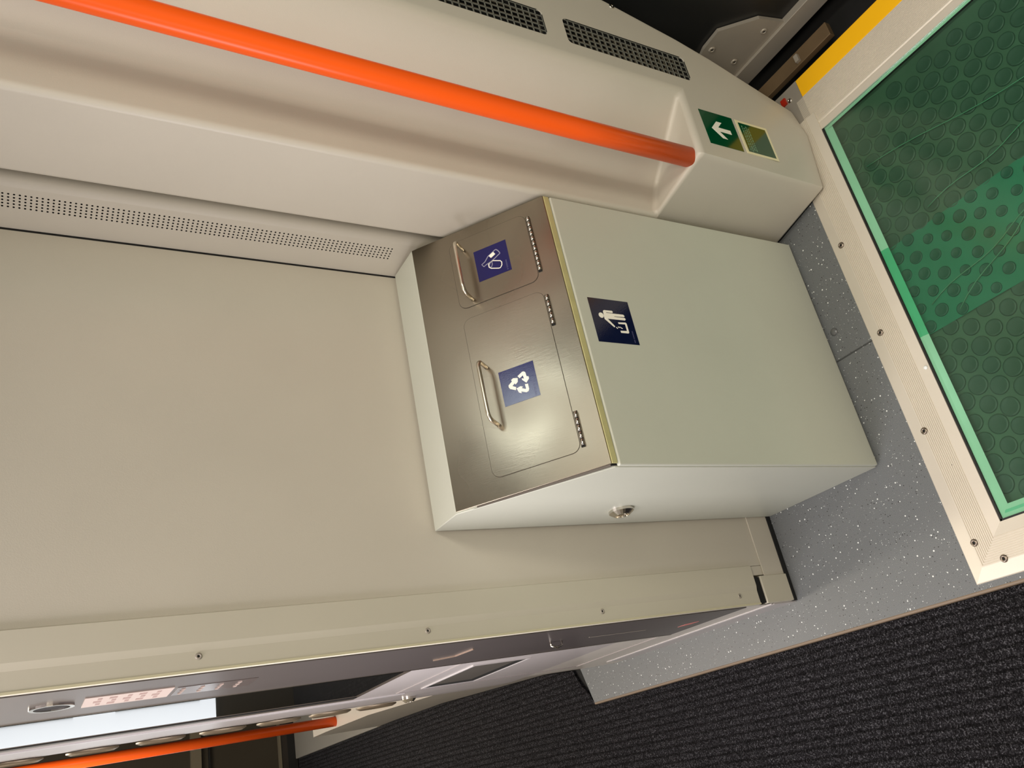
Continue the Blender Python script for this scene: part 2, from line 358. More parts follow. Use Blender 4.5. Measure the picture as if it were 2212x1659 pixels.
# round metal buttons up the far edge of the cabinet
for i, z in enumerate((.440, .524, .612, .702, .795, .89, .99)):
    mb = MB(); n = 28
    P = frame_of((.1405, 1.475, z), (-.06, -1, 0), (0, 0, 1))
    rad = [(.036, 0), (.036, .002), (.029, .005), (.027, .002)]
    vs = [P(q * math.cos(t), q * math.sin(t), hh) for q, hh in rad for t in [2 * PI * k / n for k in range(n)]]
    fs = [(k * n + j, k * n + (j + 1) % n, (k + 1) * n + (j + 1) % n, (k + 1) * n + j) for k in range(3) for j in range(n)]
    mb.add(vs, fs, True)
    o = mb.build('round_port', mat('bronze_rim', srgb(126, 112, 92), .4, .4), wallL)
    slab(P, [(.027 * math.cos(2 * PI * k / n), .027 * math.sin(2 * PI * k / n)) for k in range(n)], .001, .0022).build('port_face', mat('port_dark', srgb(50, 44, 38), .4), o)
# fittings of the dark panel
lab = slab(SX, sx(.928, .986, .857, .938), .0012, .0020).build('paper_label', LABELM, wallL)
for k in range(5):
    for j in range(3):
        z = .868 + k * .0135; y = .937 + j * .016
        slab(SX, sx(y, y + .010, z, z + .004 + .003 * ((k + j) % 2)), .0020, .0022).build('text_line', LABELTXT, lab)
ring = outline(SX, [(-.958 + .018 * math.cos(t), .965 + .018 * math.sin(t)) for t in [2 * PI * i / 24 for i in range(24)]], .004, .001, .003).build('finger_hole', CHROME, wallL)
slab(SX, [(-.958 + .016 * math.cos(t), .965 + .016 * math.sin(t)) for t in [2 * PI * i / 24 for i in range(24)]], .0012, .0016).build('hole_inside', DARKGAP, ring)
slab(SX, sx(.936, .985, .772, .853), .0012, .0017).build('embossed_plate', mat('embossed', srgb(112, 102, 98), .2, .5), wallL)
for g in range(4):
    for k in range(3):
        z = .787 + .019 * g; y = .946 + .0125 * k
        slab(SX, [(-y, z), (-y - .006, z + .001), (-y - .005, z + .0035)], .0017, .0026).build('raised_mark', LABELM, wallL)
outline(SX, [(-.927, .516), (-.965, .523), (-.978, .548)], .0018, .001, .0028, closed=False).build('chevron_mark', mat('chevron', srgb(150, 128, 112), .4), wallL)
MB().tube([SX(-.958, .367, 0), SX(-.958, .367, .006), SX(-.958, .375, .009), SX(-.958, .384, .006), SX(-.958, .384, 0)], .0016, 8).build('small_hook', CHROME, wallL)
slab(SX, [(-.941, .133), (-.955, .148), (-.972, .149), (-.958, .134)], .0012, .0016).build('pink_mark', PINK, wallL)
slab(SX, sx(.958, .960, .22, .32), .0012, .0015).build('scribed_line', GREYMETAL, wallL)

# ---- end of the aisle
end = struct(MB().box(-.9, .9, 3.62, 3.66, -.02, ZC).build('wall_end', BROWNDOOR))
pe = MB().box(-.32, .06, 3.58, 3.62, .30, ZC).build('glow_panel', GLOWPANEL, end)  # unseen glowing panel added so the dark glass reflects a bright interior
for z_ in (.36, .80): MB().box(-.30, -.19, 3.574, 3.582, z_, z_ + .30).build('dark_pane', DARKGLASS, pe)
MB().box(.10, .9, 3.60, 3.62, .026, .052).build('lower_band', mat('end_band', srgb(48, 42, 36), .5), end)
MB().box(.10, .9, 3.60, 3.62, CZ, .026).build('black_sill', BLACK, end)
MB().box(.10, .9, 3.596, 3.62, .052, .060).build('beige_strip', BEIGESTRIP, end)
MB().box(.10, .9, 3.60, 3.62, .324, .328).build('joint', BLACK, end)
MB().box(.10, .9, 3.60, 3.62, .356, .394).build('beige_strip', BEIGESTRIP, end)
# grey raised floor beside the aisle carpet at the far end
struct(MB().box(.188, .9, 2.66, 3.60, CZ - .01, -.004).build('floor', mat('grey_floor_far', srgb(150, 146, 138), .4), bevel=.002))
# second handrail
hr = thing('handrail', (.205, 2.43, .11), 'orange vertical grab rail beyond the dark panel, at the end of the aisle', 'handrail')
MB().tube([(.2065, 2.44, .115), (.206, 2.43, .7), (.206, 2.42, ZC - .02)], .0135, 20).build('rail', ORANGE, hr)
MB().tube([(.2065, 2.44, .085), (.2065, 2.44, .118)], .0165, 20).build('end_socket', BLACK, hr)
MB().box(.190, .206, 2.43, 2.45, .085, .11).build('bracket', BLACK, hr)

# ---- right body side panel
XO = [(1.36, 1.02), (.90, 1.00), (.65, .975), (.45, .942), (.34, .9172), (.2258, .888)]
wr = MB(); ZT = ZC
F0b, F0t = (.636, .655, .269), (.636, .655, ZT)
F1b, F1t = (.693, .655, .247), (.700, .655, ZT)
P1b, P1t = (.775, .555, .258), (.777, .555, ZT)
Q1b, Q1t = (.636, .777, .2), (.636, .777, ZT)
Bv = (.6640, .555, .262)
C_, D_2 = (.7616, .555, .002), (.694, .555, .0925)
B0 = (.6670, .5640, .006); A0 = (.644, .668, .006)
E_ = (.8765, .555, .190); O0 = (.8185, .563, .0035); HL = (.8018, .555, .258)
O2 = (.888, .555, .2258)
g0, g1 = (.8018, .555, .2258), (.8463, .555, .2258)
wr.add([Q1b, F0b, F0t, Q1t], [(0, 1, 2, 3)])                                   # inner side panel
wr.add([(.690, .783, .2), Q1b, Q1t, (.690, .783, ZT)], [(0, 1, 2, 3)])           # its returned edge
wr.add([F0b, F1b, F1t, F0t], [(0, 1, 2, 3)])
wr.add([F1b, P1b, P1t, F1t], [(0, 1, 2, 3)])
wr.add([F0b, Bv, P1b, F1b], [(0, 1, 2, 3)])                                    # pocket floor
wr.add([F0b, A0, B0, Bv], [(0, 1, 2, 3)])                                      # pillar side
wr.add([F0b, Q1b, (.648, .777, .006), A0], [(0, 1, 2, 3)])
wr.add([Bv, B0, D_2], [(0, 1, 2)]); wr.add([B0, C_, D_2], [(0, 1, 2)])
wr.add([Bv, D_2, C_, E_, O2, g1, g0, HL, P1b], [tuple(range(9))])
wr.add([C_, O0, E_], [tuple(range(3))])
wr.add([P1b, HL, (.8018, .555, ZT), P1t], [(0, 1, 2, 3)])
xs = [(x, .555, z) for z, x in XO]
wr.add([g1] + xs[::-1] + [(.8463, .555, ZT)], [tuple(range(len(xs) + 2))])
GZ = [(.2258, .4333), (.4647, .6722)]
wr.add([(.8018, .555, .4333), (.8463, .555, .4333), (.8463, .555, .4647), (.8018, .555, .4647)], [(0, 1, 2, 3)])
wr.add([(.8018, .555, .6722), (.8463, .555, .6722), (.8463, .555, ZT), (.8018, .555, ZT)], [(0, 1, 2, 3)])
yb = .64                                                                       # outer return, facing the door pocket
back = [(x, yb, z) for z, x in XO]
for i in range(len(xs) - 1): wr.add([xs[i], xs[i + 1], back[i + 1], back[i]], [(0, 1, 2, 3)])
wr.add([O2, E_, (.8765, yb, .190), back[-1]], [(0, 1, 2, 3)]); wr.add([E_, O0, (.8185, yb, .0035), (.8765, yb, .190)], [(0, 1, 2, 3)])
wr.add([C_, O0, (.8185, yb, .0035), (.76, yb, .0035)], [(0, 1, 2, 3)]); wr.add([B0, C_, (.76, yb, .0035), A0], [(0, 1, 2, 3)])
wallR = struct(wr.build('wall_right', PANEL2, bevel=.0080, seg=5, angle=24)); wallR.modifiers['bevel'].use_clamp_overlap = False
MB().prism([(.650, .668, 0), (.673, .570, 0), (.758, .562, 0), (.758, .70, 0), (.650, .70, 0)], (0, 0, .012)).build('base_gap_shade', DARKGAP, wallR)  # dark filler painting the shadow under the raised pillar foot
PF = frame_of((0, .555, 0), (1, 0, 0), (0, 0, 1))
screw(PF, .9067, .3342, .0042, wallR, CHROME, h=.0012)
# inner corner perforated strip, recessed behind the side panel edge
ps = thing('perforated_strip', (.64, .83, .6), 'beige perforated vent strip in the corner, with rows of tiny round holes', 'vent')
H0 = Vector((.6450, .811)); H1 = Vector((.6345, .8695))
tdir = (H1 - H0).normalized(); Lh = (H1 - H0).length
def hp(s, z): q = H0 + tdir * s; return (q.x, q.y, z)
rows = 5; s0 = .0100; ds = .0045; dz = .00533; nz = 142; z0 = .5925 - dz / 2
strip = MB(); holes = 0
zb, zt = .30, z0 + nz * dz
# solid borders
for a, b, za, zbb in ((0, s0 - ds / 2, zb, zt), (s0 + (rows - .5) * ds, Lh, zb, zt), (s0 - ds / 2, s0 + (rows - .5) * ds, zb, z0)):
    strip.add([hp(a, za), hp(b, za), hp(b, zbb), hp(a, zbb)], [(0, 1, 2, 3)])
for r in range(rows):
    for k in range(nz):
        cs = s0 + r * ds; cz = z0 + (k + .5) * dz; rh = .00118
        oc = [(math.cos(a), math.sin(a)) for a in [2 * PI * i / 8 for i in range(8)]]
        outer = []
        for cx, cy in oc:
            mm = max(abs(cx), abs(cy)); outer.append((cx / mm * ds / 2, cy / mm * dz / 2))
        vs = [hp(cs + u, cz + v) for u, v in outer] + [hp(cs + rh * u, cz + rh * v) for u, v in oc]
        strip.add(vs, [(i, (i + 1) % 8, 8 + (i + 1) % 8, 8 + i) for i in range(8)])
strip.build('perforated_sheet', PANEL, ps)
cp = [(.685, .8000), (.668, .8000), (.658, .8005), (.651, .8025), (.6468, .8063), (.6450, .811)]
cu = MB(); n = len(cp)
cu.add([(x, y, zb) for x, y in cp] + [(x, y, zt) for x, y in cp], [(i, i + 1, n + i + 1, n + i) for i in range(n - 1)], True)
cu.build('rolled_edge', PANEL, ps)
MB().box(.650, .655, .812, .868, zb, zt).build('dark_backing', DARKGAP, ps)
struct(MB().box(.632, .66, .8697, .8715, .30, ZC).build('trim_1', DARKGAP))

# grilles in the right panel
def grille(z0, z1, label):
    t = thing('vent_grille', (.824, .557, z0), label, 'vent grille', 'vent grilles in the right-hand panel')
    x0, x1 = .8018, .8463
    P = frame_of((0, .555, 0), (1, 0, 0), (0, 0, 1))
    for nm, d, th, m_ in (('front_mesh', -.0012, .00055, mat('grille_wire', srgb(138, 138, 128), .45, .3)), ('rear_mesh', -.0085, .00055, mat('grille_wire_rear', srgb(120, 112, 96), .45, .3))):
        mb = MB(); off = 0 if d > -.005 else .0032
        nx, nzz = 5, 22
        for i in range(nx + 1):
            x = x0 + (x1 - x0) * i / nx + (off if 0 < i < nx else 0)
            slab(P, [(x - th, z0), (x + th, z0), (x + th, z1), (x - th, z1)], d - .001, d, mb)
        for k in range(nzz + 1):
            z = z0 + (z1 - z0) * k / nzz + (off if 0 < k < nzz else 0)
            slab(P, [(x0, z - th), (x1, z - th), (x1, z + th), (x0, z + th)], d - .001, d, mb)
        mb.build(nm, m_, t)
    slab(P, [(x0 - .001, z0 - .001), (x1 + .001, z0 - .001), (x1 + .001, z1 + .001), (x0 - .001, z1 + .001)], -.026, -.024).build('dark_duct', DARKGAP, t)
    for cx, cz, sx_, sz in ((x0, z0, 1, 1), (x1, z0, -1, 1), (x1, z1, -1, -1), (x0, z1, 1, -1)):
        r = .0065; pts = [(cx, cz)] + [(cx + sx_ * r * (1 - math.sin(a)), cz + sz * r * (1 - math.cos(a))) for a in [PI / 2 * k / 5 for k in range(6)]]
        slab(P, pts, -.0012, 0.0).build('rounded_corner', PANEL2, t)
    ds_ = MB()
    for a, b in (((x0, z0), (x0, z1)), ((x1, z0), (x1, z1))):
        ds_.add([P(a[0], a[1], 0), P(b[0], b[1], 0), P(b[0], b[1], -.026), P(a[0], a[1], -.026)], [(0, 1, 2, 3)])
    for z in (z0, z1): ds_.add([P(x0, z, 0), P(x1, z, 0), P(x1, z, -.026), P(x0, z, -.026)], [(0, 1, 2, 3)])
    ds_.build('duct_sides', DARKGAP, t)
grille(*GZ[0], 'lower rectangular black vent grille in the right panel, nearer the exit sign')
grille(*GZ[1], 'upper rectangular black vent grille in the right panel, above the other grille')

# main handrail
hr1 = thing('handrail', (.6735, .575, .25), 'thick glossy orange vertical handrail standing in the recess of the right wall', 'handrail')
MB().tube([(.6740, .576, .245), (.6735, .5755, .45), (.676, .575, .75), (.681, .575, 1.0), (.686, .575, ZC)], .0133, 32).build('rail', ORANGE, hr1)

# signs on the right pillar
def poly_m(pts, k=.001): return [(x * k, y * k) for x, y in pts]
def signface(cx, cz): return frame_of((cx, .555, cz), (1, 0, 0), (0, 0, 1))
s1 = thing('exit_arrow_sign', (.7177, .555, .2043), 'green square sign with a white arrow, upper of two under the grille', 'sign')
P = signface(.7177, .2043)
slab(P, poly_m([(-30.5, -31.5), (30, -31.5), (30, 30.5), (-30.5, 30.5)]), 0, .0005).build('sign_face', GREENS, s1)
slab(P, poly_m([(-.39, 17.3), (14.2, 3.8), (14.2, -6.3), (3.3, 4.0), (3.3, -18.8), (-3.9, -18.8), (-3.9, 4.0), (-15.5, -6.9), (-15.5, 2.2)]), .0005, .0007).build('arrow', WHITEP, s1)
s2 = thing('notice_sign', (.7177, .555, .135), 'green square notice with a pale border and small print, lower of two', 'sign')
slab(P, poly_m([(-31, -101), (30, -101), (30, -38), (-31, -38)]), 0, .0004).build('pale_border', CREAMP, s2)
slab(P, poly_m([(-27, -96.5), (25.7, -96.5), (25.7, -42.4), (-27, -42.4)]), .0004, .0006).build('sign_face', GREENS, s2)
tx = MB()
for r, zz in enumerate((-47.5, -51.5, -55.5, -59.5)):
    x = 21 - 3 * (r % 2)
    while x > -23:
        w = random.uniform(2.2, 5.5)
        slab(P, poly_m([(x - w, zz - .9), (x, zz - .9), (x, zz + .9), (x - w, zz + .9)]), .0006, .0007, tx); x -= w + 1.4
o = tx.build('small_print', PALEGREENP, s2)

# ---- door opening outside the threshold
leaf = MB().box(.948, .962, -.5, .68, .0, 1.25)
door = struct(leaf.build('door_1', BLACKLEAF))
MB().box(.936, .950, -.5, .67, -.0075, .026).build('bottom_rail', GREYMETAL, door, bevel=.001)
PX = frame_of((.941, 0, 0), (0, -1, 0), (0, 0, 1))
br = slab(PX, [(-.640, -.0078), (-.505, -.0078), (-.505, .026), (-.514, .0704), (-.556, .1185), (-.592, .1172), (-.640, .10)], -.006, .0005).build('corner_bracket', GREYMETAL, door)
for y, z in ((.530, .0454), (.5875, .1036), (.5944, .0488)):
    screw(frame_of((.9405, y, z), (0, -1, 0), (0, 0, 1)), 0, 0, .0055, br, GREYMETAL, h=.0018)
MB().box(.958, 1.0, .55, .62, .15, .9).build('seal_strip', BLACK, door)
tag(MB().box(.880, .905, .463, .70, -.012, -.001).build('door_guide', BROWNMETAL, bevel=.001), 'dull brown metal guide bar lying in the dark gap outside the yellow edge', 'guide rail')
tag(MB().box(.884, .897, .520, .527, -.0015, .004).build('guide_lug', GREYMETAL), 'tiny metal lug on the brown guide bar', 'lug')
MBg = MB().box(.862, 1.02, -1.0, .9, -.09, -.05); struct(MBg.build('trim_2', DARKGAP))
struct(MB().box(1.02, 1.05, -1.0, 1.1, -.09, ZC).build('wall_outer', BLACKLEAF))
# threshold
th = thing('threshold', (.80, .2, 0), 'pale ribbed aluminium threshold with a yellow outer edge, right of the green glass', 'threshold')
thp = [(.7570, -.004), (.7570, .0004), (.7685, .0006), (.7700, -.0006), (.7715, .0008)]
nr = 22
for i in range(nr):
    a = .7725 + (.8275 - .7725) * i / nr; w = (.8275 - .7725) / nr
    thp += [(a, .0010), (a + w * .55, .0010), (a + w * .65, .0003), (a + w * .95, .0003)]
thp += [(.8277, .0010), (.8277, -.004)]
tb = MB(); y0_, y1_ = -1.2, .5535; n = len(thp)
tb.add([(x, y0_, z) for x, z in thp] + [(x, y1_, z) for x, z in thp], [(i, i + 1, n + i + 1, n + i) for i in range(n - 1)] + [list(range(n)), list(range(n, 2 * n))[::-1]])
tb.build('ribbed_plate', ALU, th)
MB().box(.8280, .8605, -1.2, .5410, -.03, .0012).build('yellow_edge', YELLOW, th, bevel=.0006)
MB().box(.775, .861, .5412, .62, -.006, .0008).build('end_plate', GREYMETAL, th)
screw(frame_of((.840, .562, .0008), (1, 0, 0), (0, 1, 0)), 0, 0, .004, th, CHROME, h=.0016)
MB().box(.838, .850, .567, .576, .0008, .004).build('red_clip', REDM, th)
screw(frame_of((.784, .5475, .0008), (1, 0, 0), (0, 1, 0)), 0, 0, .003, th, CHROME, h=.0016)

# ---- floor glass in a ribbed aluminium surround
fp = thing('floor_window', (.45, .2, 0), 'green glass floor panel in a ribbed pale aluminium frame with round screws', 'floor panel')
pr = [(0, 0), (.0010, .0008), (.0172, .0040)]
nr = 11; a0, a1 = .0174, .0455
for i in range(nr):
    a = a0 + (a1 - a0) * i / nr; w = (a1 - a0) / nr
    pr += [(a, .0040), (a + w * .55, .0040), (a + w * .65, .0031), (a + w * .95, .0031)]
pr += [(.0457, .0040), (.0600, .0022), (.0602, -.006)]
X0, Y0, X1 = .0862, .5945, .790
fm = MB(); n = len(pr)
A = [(X1, Y0 - d, z) for d, z in pr]; Bc = [(X0 + d, Y0 - d, z) for d, z in pr]; Cc = [(X0 + d, -1.15, z) for d, z in pr]
fm.add(A + Bc, [(i, i + 1, n + i + 1, n + i) for i in range(n - 1)]); fm.build('frame_rail', ALU, fp)
fm = MB(); fm.add(Bc + Cc, [(i, i + 1, n + i + 1, n + i) for i in range(n - 1)]); fm.build('frame_rail', ALU, fp)
fs_ = MB().box(.0868, X1, .5935, .5945, 0, .0006); 
for x, y in ((.5757, .5780), (.4292, .5765), (.2818, .5752), (.1327, .5738), (.1055, .5477), (.1055, .40), (.1055, .25)):
    screw(frame_of((x, y, .0034), (1, 0, 0), (0, 1, 0)), 0, 0, .0047, fp, mat('screw_steel', srgb(150, 138, 126), .25, .9), h=.0022)
GX0, GX1, GY1 = .1464, .7560, .5340
MB().box(GX0, GX1, GY1 - .0022, GY1, -.02, .0015).build('black_seal', BLACK, fp)
MB().box(GX0, GX0 + .0022, -1.15, GY1, -.02, .0015).build('black_seal', BLACK, fp)
MB().box(GX0 + .0022, GX1, -1.15, GY1 - .0022, -.0008, .0009).build('glass_pane', GREENGLASS, fp)
ex0, ex1, ey = GX0 + .0024, GX1 - .0005, GY1 - .0024
def edge_piece(xa, xb, m_, nm='glass_edge'):
    mb = MB()
    mb.add([(xa, ey, -.0012), (xb, ey, -.0012), (xb, ey - .004, -.0015), (xa, ey - .004, -.0015), (xb, ey - .0112, -.0040), (xa, ey - .0112, -.0040)], [(0, 1, 2, 3), (3, 2, 4, 5)])
    mb.build(nm, m_, fp)
edge_piece(.533, ex1, EDGEG); edge_piece(.396, .533, EDGET); edge_piece(ex0, .396, EDGEG)
for i, (d0, d1, m_) in enumerate(((0, .005, EDGEG), (.005, .0085, mat('green_edge_mid', srgb(140, 216, 184), .15)), (.0085, .0145, EDGEG))):
    MB().poly([(ex0 + d0, -1.15, -.0012 - .0006 * i), (ex0 + d1, -1.15, -.0013 - .0006 * i), (ex0 + d1, ey - d1 * .8, -.0013 - .0006 * i), (ex0 + d0, ey - d0 * .8, -.0012 - .0006 * i)]).build('glass_edge', m_, fp)
MB().poly([(ex1 - .0045, -1.15, -.0012), (ex1, -1.15, -.0012), (ex1, ey, -.0012), (ex1 - .0045, ey, -.0012)]).build('glass_edge', EDGEG, fp)
# bubble sheet under the glass
bz = -.012
bs = thing('bubble_sheet', (.45, .2, bz), 'dark green bubble sheet lying under the glass floor panel', 'bubble sheet')
MB().box(GX0, GX1, -1.15, GY1, bz - .004, bz).build('backing_sheet', BUBBASE, bs)
fmn = MB(); ny = 60; nx = 10
vs = []
for j in range(ny + 1):
    for i in range(nx + 1):
        x = .396 + (.533 - .396) * i / nx; y = -1.1 + (GY1 + 1.1) * j / ny
        vs.append((x, y, bz + .0022 + .0009 * math.sin(x * 90 + y * 23) * math.sin(y * 31 + x * 17)))
fmn.add(vs, [(j * (nx + 1) + i, j * (nx + 1) + i + 1, (j + 1) * (nx + 1) + i + 1, (j + 1) * (nx + 1) + i) for j in range(ny) for i in range(nx)], True)
film = fmn.build('teal_film', TEAL, bs); film['label'] = 'teal plastic film strip with dark dots'
def bubble_mesh(nm, r, h, m_):
    mb = MB(); n = 20
    rad = [(r, 0), (r * .99, h * .55), (r * .93, h * .9), (r * .82, h), (r * .74, h * .86)]
    vs = [(q * math.cos(t), q * math.sin(t), hh) for q, hh in rad for t in [2 * PI * i / n for i in range(n)]]
    fs = [(k * n + i, k * n + (i + 1) % n, (k + 1) * n + (i + 1) % n, (k + 1) * n + i) for k in range(len(rad) - 1) for i in range(n)]
    mb.add(vs, fs, True); b = len(mb.v) - n
    mb.f.append([b + i for i in range(n)]); mb.sm.append(True)
    o = mb.build(nm, m_); me = o.data; bpy.data.objects.remove(o); return me
bigm = bubble_mesh('bubble', .0122, .0022, BUBBLE); dotm = bubble_mesh('dot', .0080, .0022, TEALDOT)
sp = .0272; cand = []; rest = []
for j in range(0, 72):
    y = .5180 - j * sp * .866
    for i in range(0, 24):
        x = .1600 + i * sp + (sp / 2 if j % 2 else 0)
        if x > GX1 - .014 or x < GX0 + .026 or y > GY1 - .010 or y < -1.12: continue
        if y > .575 - .4755 * x - .055: cand.append((x, y)); continue      # near wedge of floor: single bubbles
        rest.append((x, y))
field = MB()
for x, y in rest:
    r, h = (.0080, .0042) if .398 < x < .531 else (.0122, .0022)
    ring = [(x + q * r * math.cos(t), y + q * r * math.sin(t), bz + hh) for q, hh in ((1, 0), (.9, h)) for t in [2 * PI * i / 10 for i in range(10)]]
    field.add(ring, [(i, (i + 1) % 10, 10 + (i + 1) % 10, 10 + i) for i in range(10)] + [tuple(range(10, 20))], True)
fo = field.build('bubble_field', BUBBLE, bs); fo['kind'] = 'stuff'
cnt = 0
for x, y in cand:
    teal = .398 < x < .531
    jx, jy = random.uniform(-.0012, .0012), random.uniform(-.0012, .0012)
    o = bpy.data.objects.new('film_dot' if teal else 'bubble', dotm if teal else bigm); COL.objects.link(o)
    par = film if teal else bs; o.parent = par
    o.location = Vector((x + jx, y + jy, bz + (.002 if teal else 0))) * S - bs.location - (par.location if teal else Vector((0, 0, 0)))
    k = random.uniform(.85, 1.12) if teal else random.uniform(.88, 1.04)
    o.scale = (k, k * random.uniform(.95, 1.05), 1); cnt += 1
# creases of the loose plastic
cr_ = MB()
for (xa, ya, xb, yb_) in ((.405, .47, .50, .30), (.43, .50, .475, .33), (.55, .45, .57, .28), (.66, .50, .60, .20)):
    pts = []
    for k in range(12):
        t = k / 11; pts.append((xa + (xb - xa) * t + .003 * math.sin(9 * t), ya + (yb_ - ya) * t + .003 * math.sin(7 * t + 1), bz + .0042))
    cr_.tube(pts, .0008, 5)
cr_.build('crease', mat('plastic_crease', srgb(96, 150, 122), .2), film)
# crumbs
for x, y, m_, r, nm, lb in ((.3554, .5392, DIRT, .003, 'crumb', 'white paper crumb on the aluminium frame beside the glass'),
                        (.2286, .5591, DIRTD, .0012, 'speck', 'dark speck of dirt on the ribs of the aluminium frame'),
                        (.5750, .6392, DIRT, .0012, 'speck', 'tiny white speck on the grey floor beside the bin')):
    mb = sphere_cap(frame_of((x, y, .0002 if y > .6 else .0032), (1, 0, 0), (0, 1, 0)), 0, 0, r, r * .6, n=7, rings=3)
    tag(mb.build(nm, m_), lb, 'debris')

# ================================================================== LITTER BIN
LB = thing('litter_bin', (.451, .76, 0), 'grey litter bin with a sloping steel top, two lids and blue stickers', 'litter bin')
bx0, bx1 = .2665, .6325
side = [(.6615, 0), (.6615, .4470), (.6640, .4500), (.8056, .5729), (.8655, .5729), (.8655, 0)]
mb = MB(); mb.prism([(bx0, y, z) for y, z in side], (bx1 - bx0, 0, 0)); mb.build('body', BINP, LB, bevel=.0012)
# front door panel
MB().box(bx0 + .0004, bx1 - .001, .6545, .6610, .0045, .4455).build('door', BINP, LB, bevel=.0022, seg=3)
MB().box(bx0 + .002, bx1 - .004, .6600, .6625, .443, .4515).build('door_gap', DARKGAP, LB)
# sloping steel top
lo = Vector((0, .6562, .4552)); lv = Vector((0, .1493, .1184)).normalized()
PLid = frame_of((0, .6562, .4552), (1, 0, 0), lv)          # (x, v, height)
tp = MB(); slab(PLid, [(.2690, 0), (.6320, 0), (.6320, .1895), (.2690, .1895)], -.0030, 0, tp)
tp.build('top_plate', STEEL, LB, bevel=.0008)
MB().box(.2695, .6315, .6558, .6580, .4465, .4540).build('front_lip', LIPM, LB, bevel=.0006)
mb = MB(); slab(PLid, [(.2670, .002), (.2690, .002), (.2690, .188), (.2670, .188)], -.004, -.0018, mb); mb.build('side_gap', mat('side_gap', srgb(96, 88, 80), .5), LB)
def flap(x0, x1, v0, v1, hx, lb):
    pts = rrect(x0, x1, v0, v1, .0105)
    f = slab(PLid, pts, -.001, .0007).build('flap', STEEL, LB)
    f['label'] = lb
    outline(PLid, pts, .0011, 0, .00035).build('flap_gap', mat('flap_gap', srgb(66, 58, 46), .6), f)
    xa, xb = hx
    vv = .1185; h = .0265; r = .010; path = [PLid(xb, vv, 0), PLid(xb, vv, h * .35)]
    for k in range(7):
        a = PI / 2 * k / 6; path.append(PLid(xb - r * (1 - math.cos(a)), vv, h - r + r * math.sin(a)))
    for k in range(7):
        a = PI / 2 * k / 6; path.append(PLid(xa + r * (1 - math.sin(a)), vv, h - r + r * math.cos(a)))
    path += [PLid(xa, vv, h * .35), PLid(xa, vv, 0)]
    MB().tube(path, .0025, 14).build('handle', SATIN, f)
    return f
f1 = flap(.5178, .6165, .0290, .1365, (.5262, .6015), 'small square steel flap with bottle and can sticker')
f2 = flap(.2930, .5022, .0290, .1365, (.3550, .4300), 'wide steel flap with recycling sticker')
def hinge(xa, xb, k, v=.0250):
    hb = MB(); slab(PLid, [(xa - .001, v - .002), (xb + .001, v - .002), (xb + .001, v + .0028), (xa - .001, v + .0028)], 0, .0010, hb)
    H = hb.build('hinge', DARKGAP, LB); w = (xb - xa) / k
    for i in range(k):
        MB().tube([PLid(xa + w * i + .0004, v, .0022), PLid(xa + w * (i + 1) - .0004, v, .0022)], .0022, 12).build('knuckle', CHROME, H)
hinge(.5290, .6090, 11); hinge(.4530, .4935, 5); hinge(.2975, .3390, 5)
# stickers on the flaps
def tile(P0, c, half, m_, parent, label, nm='sticker', h0=.0007):
    o = slab(P0, [(c[0] - half, c[1] - half), (c[0] + half, c[1] - half), (c[0] + half, c[1] + half), (c[0] - half, c[1] + half)], h0, h0 + .0003).build(nm, m_, parent)
    o['label'] = label; return o
c1 = (.5687, .0824); t1 = tile(PLid, c1, .0225, BLUE, LB, 'blue sticker with white bottle and can outline')
def loc(c, pts): return [(c[0] + x * .001, c[1] + y * .001) for x, y in pts]
bottle = [(0.25, 14.69), (-3.77, 12.45), (-1.86, 7.75), (-1.40, 5.07), (-0.43, 1.43), (1.69, -3.30), (4.48, -8.59), (5.92, -11.68), (7.30, -11.74), (11.15, -9.96), (13.63, -7.88), (13.56, -6.14), (12.03, -3.24), (8.37, 4.41), (4.68, 7.74), (2.37, 9.94)]
blab = [(11.85, -3.64), (7.60, -5.79), (4.46, 0.88), (8.71, 3.57)]
can = [(-0.23, -0.76), (-4.38, -10.20), (-7.16, -11.76), (-11.06, -11.17), (-14.11, -8.63), (-14.10, -6.50), (-10.04, 3.36), (-7.35, 5.83), (-3.58, 5.94), (-1.45, 4.43), (-0.86, 1.52)]
cantop = [(-1.21, 0.73), (-4.89, 0.82), (-8.30, 2.58), (-7.86, 4.64), (-5.30, 5.20), (-2.31, 3.53)]
outline(PLid, loc(c1, bottle), .0012, .0010, .00115).build('bottle_outline', GREYP, t1)
slab(PLid, loc(c1, blab), .0010, .0012).build('bottle_label', WHITEP, t1)
outline(PLid, loc(c1, can), .0012, .0010, .00115).build('can_outline', WHITEP, t1)
outline(PLid, loc(c1, cantop), .0010, .0010, .00115).build('can_top', GREYP, t1)
c2 = (.3952, .0826); t2 = tile(PLid, c2, .0225, BLUE, LB, 'blue sticker with white recycling arrows')
A1 = [(9.63, -0.21), (13.08, -6.92), (12.89, -8.86), (11.34, -10.51), (5.66, -11.05), (4.85, -13.24), (1.96, -13.39), (-2.13, -9.15), (3.10, -4.76), (5.30, -4.84), (3.79, -7.28), (8.40, -6.90), (6.24, -2.27)]
A2 = [(-3.34, -6.92), (-3.91, -10.73), (-10.75, -10.80), (-13.08, -9.51), (-13.65, -6.64), (-10.51, -0.64), (-12.81, -0.93), (-10.89, 2.20), (-4.80, 4.07), (-3.91, -1.27), (-5.53, -4.08), (-6.54, -1.89), (-9.37, -6.39), (-8.89, -7.29)]
A3 = [(-6.78, 5.28), (-2.76, 11.98), (-0.09, 13.21), (2.23, 12.93), (5.65, 7.81), (7.76, 8.57), (9.08, 5.49), (7.30, 0.09), (2.72, 0.87), (0.28, 4.17), (2.18, 4.96), (-0.20, 8.45), (-3.17, 4.11)]

